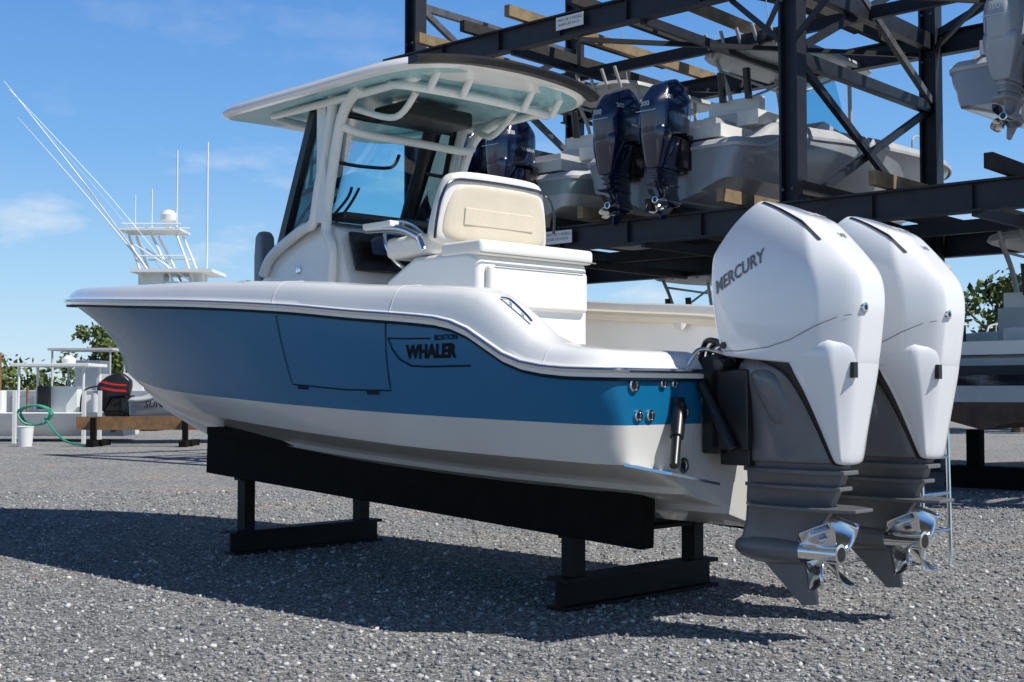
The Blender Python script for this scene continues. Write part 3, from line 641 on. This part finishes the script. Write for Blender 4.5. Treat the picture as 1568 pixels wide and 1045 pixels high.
tree('tree',-18.6,58,4.3,1.5); tree('tree.001',13.4,34,4.4,1.7); tree('tree.002',15.2,36,4.0,1.7)
# ---------------------------------------------------------------- ground
b=MB(); b.add([(-900,-60,0),(900,-60,0),(900,1800,0),(-900,1800,0)],[(0,1,2,3)])
gm=bpy.data.materials.new('gravel'); gm.use_nodes=True; nt=gm.node_tree; bs=nt.nodes['Principled BSDF']; bs.inputs['Roughness'].default_value=.95; bs.inputs['Specular IOR Level'].default_value=.2
N=lambda t:nt.nodes.new(t); tc=N('ShaderNodeTexCoord')
vo=N('ShaderNodeTexVoronoi'); vo.inputs['Scale'].default_value=70
nz=N('ShaderNodeTexNoise'); nz.inputs['Scale'].default_value=.8; nz.inputs['Detail'].default_value=7; nz.inputs['Roughness'].default_value=.65; nf=N('ShaderNodeTexNoise'); nf.inputs['Scale'].default_value=13; nf.inputs['Detail'].default_value=12; nf.inputs['Roughness'].default_value=.8
for q in(vo,nz,nf): nt.links.new(tc.outputs['Object'],q.inputs['Vector'])
sx=N('ShaderNodeSeparateColor'); nt.links.new(vo.outputs['Color'],sx.inputs[0]); r1=N('ShaderNodeValToRGB'); nt.links.new(sx.outputs[0],r1.inputs[0])
r1.color_ramp.elements[0].color=(.13,.13,.135,1); r1.color_ramp.elements[1].color=(.66,.645,.62,1); r1.color_ramp.elements.new(.7).color=(.32,.32,.32,1)
r2=N('ShaderNodeValToRGB'); nt.links.new(nf.outputs['Fac'],r2.inputs[0]); r2.color_ramp.elements[0].position=.36; r2.color_ramp.elements[1].position=.62; r2.color_ramp.elements[0].color=(.48,.48,.48,1); r2.color_ramp.elements[1].color=(1.25,1.25,1.25,1)
r3=N('ShaderNodeValToRGB'); nt.links.new(nz.outputs['Fac'],r3.inputs[0]); r3.color_ramp.elements[0].position=.35; r3.color_ramp.elements[1].position=.68; r3.color_ramp.elements[0].color=(.84,.85,.87,1); r3.color_ramp.elements[1].color=(1.15,1.04,.88,1); r3.color_ramp.elements.new(.52).color=(1,.99,.97,1)
m1_=N('ShaderNodeMixRGB'); m1_.blend_type='MULTIPLY'; m1_.inputs[0].default_value=1; m2_=N('ShaderNodeMixRGB'); m2_.blend_type='MULTIPLY'; m2_.inputs[0].default_value=1
nt.links.new(r1.outputs[0],m1_.inputs[1]); nt.links.new(r2.outputs[0],m1_.inputs[2]); nt.links.new(m1_.outputs[0],m2_.inputs[1]); nt.links.new(r3.outputs[0],m2_.inputs[2]); nt.links.new(m2_.outputs[0],bs.inputs['Base Color'])
bp=N('ShaderNodeBump'); bp.inputs['Strength'].default_value=.8; bp.inputs['Distance'].default_value=.009; bp2=N('ShaderNodeBump'); bp2.inputs['Strength'].default_value=.9; bp2.inputs['Distance'].default_value=.022; bp.invert=True
nt.links.new(vo.outputs['Distance'],bp.inputs['Height']); nt.links.new(nf.outputs['Fac'],bp2.inputs['Height']); nt.links.new(bp2.outputs[0],bp.inputs['Normal']); nt.links.new(bp.outputs[0],bs.inputs['Normal'])
g=b.obj('gravel_ground',[gm])
gs=mat('stone',(.3,.3,.3),.9); nt2=gs.node_tree; gg=nt2.nodes.new('ShaderNodeNewGeometry'); rr=nt2.nodes.new('ShaderNodeValToRGB'); rr.color_ramp.elements[0].color=(.12,.12,.125,1); rr.color_ramp.elements[1].color=(.64,.62,.58,1)
rr.color_ramp.elements.new(.75).color=(.30,.30,.30,1)
nt2.links.new(gg.outputs['Random Per Island'],rr.inputs[0]); nt2.links.new(rr.outputs[0],nt2.nodes['Principled BSDF'].inputs['Base Color'])
ico=bmesh.new(); bmesh.ops.create_icosphere(ico,subdivisions=1,radius=1); iv=np.array([v.co[:] for v in ico.verts]); ifc=np.array([[v.index for v in f.verts] for f in ico.faces]); ico.free()
NS=60000; yy=3.9+10*rng.random(NS)**1.4; xx=(rng.random(NS)-.5)*2*.46*yy
sz=.0025+.011*rng.random(NS)**4.5+.0018*(yy/8)
V=iv[None]*(sz[:,None,None]*(.55+.9*rng.random((NS,1,3))))*(.65+.7*rng.random((NS,len(iv),1)))
V[:,:,2]*=.75; ang=rng.random(NS)*6.28; ca,sa=np.cos(ang)[:,None],np.sin(ang)[:,None]
X=V[:,:,0]*ca-V[:,:,1]*sa+xx[:,None]; Y=V[:,:,0]*sa+V[:,:,1]*ca+yy[:,None]; Z=V[:,:,2]+sz[:,None]*.3
V=np.stack([X,Y,Z],2).reshape(-1,3); Fc=(ifc[None]+np.arange(NS)[:,None,None]*len(iv)).reshape(-1,3)
me=bpy.data.meshes.new('gravel'); me.vertices.add(len(V)); me.vertices.foreach_set('co',V.ravel()); me.loops.add(len(Fc)*3); me.loops.foreach_set('vertex_index',Fc.ravel().astype(np.int32)); me.polygons.add(len(Fc)); me.polygons.foreach_set('loop_start',np.arange(0,len(Fc)*3,3,dtype=np.int32)); me.update(calc_edges=True); me.validate(); me.materials.append(gs); place(me,'gravel')
# ---------------------------------------------------------------- world, sun, camera
W=bpy.data.worlds.new('World'); scene.world=W; W.use_nodes=True; nt=W.node_tree; bg=nt.nodes['Background']; bg.inputs['Strength'].default_value=.12
sky=nt.nodes.new('ShaderNodeTexSky'); sky.sky_type='NISHITA'; sky.sun_disc=False
el=math.asin(SUN.z); sky.sun_elevation=el; sky.sun_rotation=math.atan2(SUN.x,SUN.y); sky.air_density=1.0; sky.dust_density=.1; sky.ozone_density=2.0
tc=nt.nodes.new('ShaderNodeTexCoord'); sp=nt.nodes.new('ShaderNodeSeparateXYZ')
gr=nt.nodes.new('ShaderNodeValToRGB'); E=gr.color_ramp.elements
E[0].position=0; E[0].color=(.58,.78,.96,1); E[1].position=1; E[1].color=(.008,.03,.10,1)
for ps,cc in((.08,(.38,.66,.95)),(.18,(.18,.46,.90)),(.32,(.085,.29,.76)),(.45,(.02,.075,.25))): x_=E.new(ps); x_.color=(*cc,1)
sc_=nt.nodes.new('ShaderNodeMixRGB'); sc_.blend_type='MULTIPLY'; sc_.inputs[0].default_value=1; sc_.inputs[2].default_value=(8.3,8.3,8.3,1)
mg=nt.nodes.new('ShaderNodeMixRGB'); mg.inputs[0].default_value=.8
mp=nt.nodes.new('ShaderNodeMapping'); mp.inputs['Scale'].default_value=(1,1,2.6); mp.inputs['Location'].default_value=(.35,.1,.2)
nz=nt.nodes.new('ShaderNodeTexNoise'); nz.inputs['Scale'].default_value=8; nz.inputs['Detail'].default_value=9; nz.inputs['Roughness'].default_value=.58
cr_=nt.nodes.new('ShaderNodeValToRGB'); cr_.color_ramp.elements[0].position=.55; cr_.color_ramp.elements[1].position=.72
mr=nt.nodes.new('ShaderNodeMapRange'); mr.inputs['From Min'].default_value=.03; mr.inputs['From Max'].default_value=.22; mr.inputs['To Min'].default_value=.95; mr.inputs['To Max'].default_value=.12
mu=nt.nodes.new('ShaderNodeMath'); mu.operation='MULTIPLY'; mx=nt.nodes.new('ShaderNodeMixRGB'); mx.inputs[2].default_value=(7.4,7.6,7.9,1)
L=nt.links.new
L(tc.outputs['Generated'],mp.inputs[0]); L(mp.outputs[0],nz.inputs['Vector']); L(nz.outputs['Fac'],cr_.inputs[0]); L(tc.outputs['Generated'],sp.inputs[0]); L(sp.outputs['Z'],mr.inputs['Value']); L(sp.outputs['Z'],gr.inputs[0])
L(gr.outputs[0],sc_.inputs[1]); L(sky.outputs[0],mg.inputs[1]); L(sc_.outputs[0],mg.inputs[2])
L(cr_.outputs[0],mu.inputs[0]); L(mr.outputs[0],mu.inputs[1]); L(mu.outputs[0],mx.inputs[0]); L(mg.outputs[0],mx.inputs[1]); L(mx.outputs[0],bg.inputs[0])
sl=bpy.data.lights.new('sun','SUN'); sl.energy=5.0; sl.angle=math.radians(.5); sl.color=(1,.97,.92); so=bpy.data.objects.new('sun',sl); scene.collection.objects.link(so); so.rotation_euler=SUN.to_track_quat('Z','Y').to_euler()
cam=bpy.data.cameras.new('camera'); cam.lens=45; cam.sensor_width=36; cam.clip_end=4000; cam.clip_start=.05
cobj=bpy.data.objects.new('camera',cam); scene.collection.objects.link(cobj); cobj.location=(0,0,1.08); cobj.rotation_euler=(math.radians(90+2.264),0,0); scene.camera=cobj
scene.view_settings.view_transform='Standard'; scene.view_settings.look='None'; scene.view_settings.exposure=0
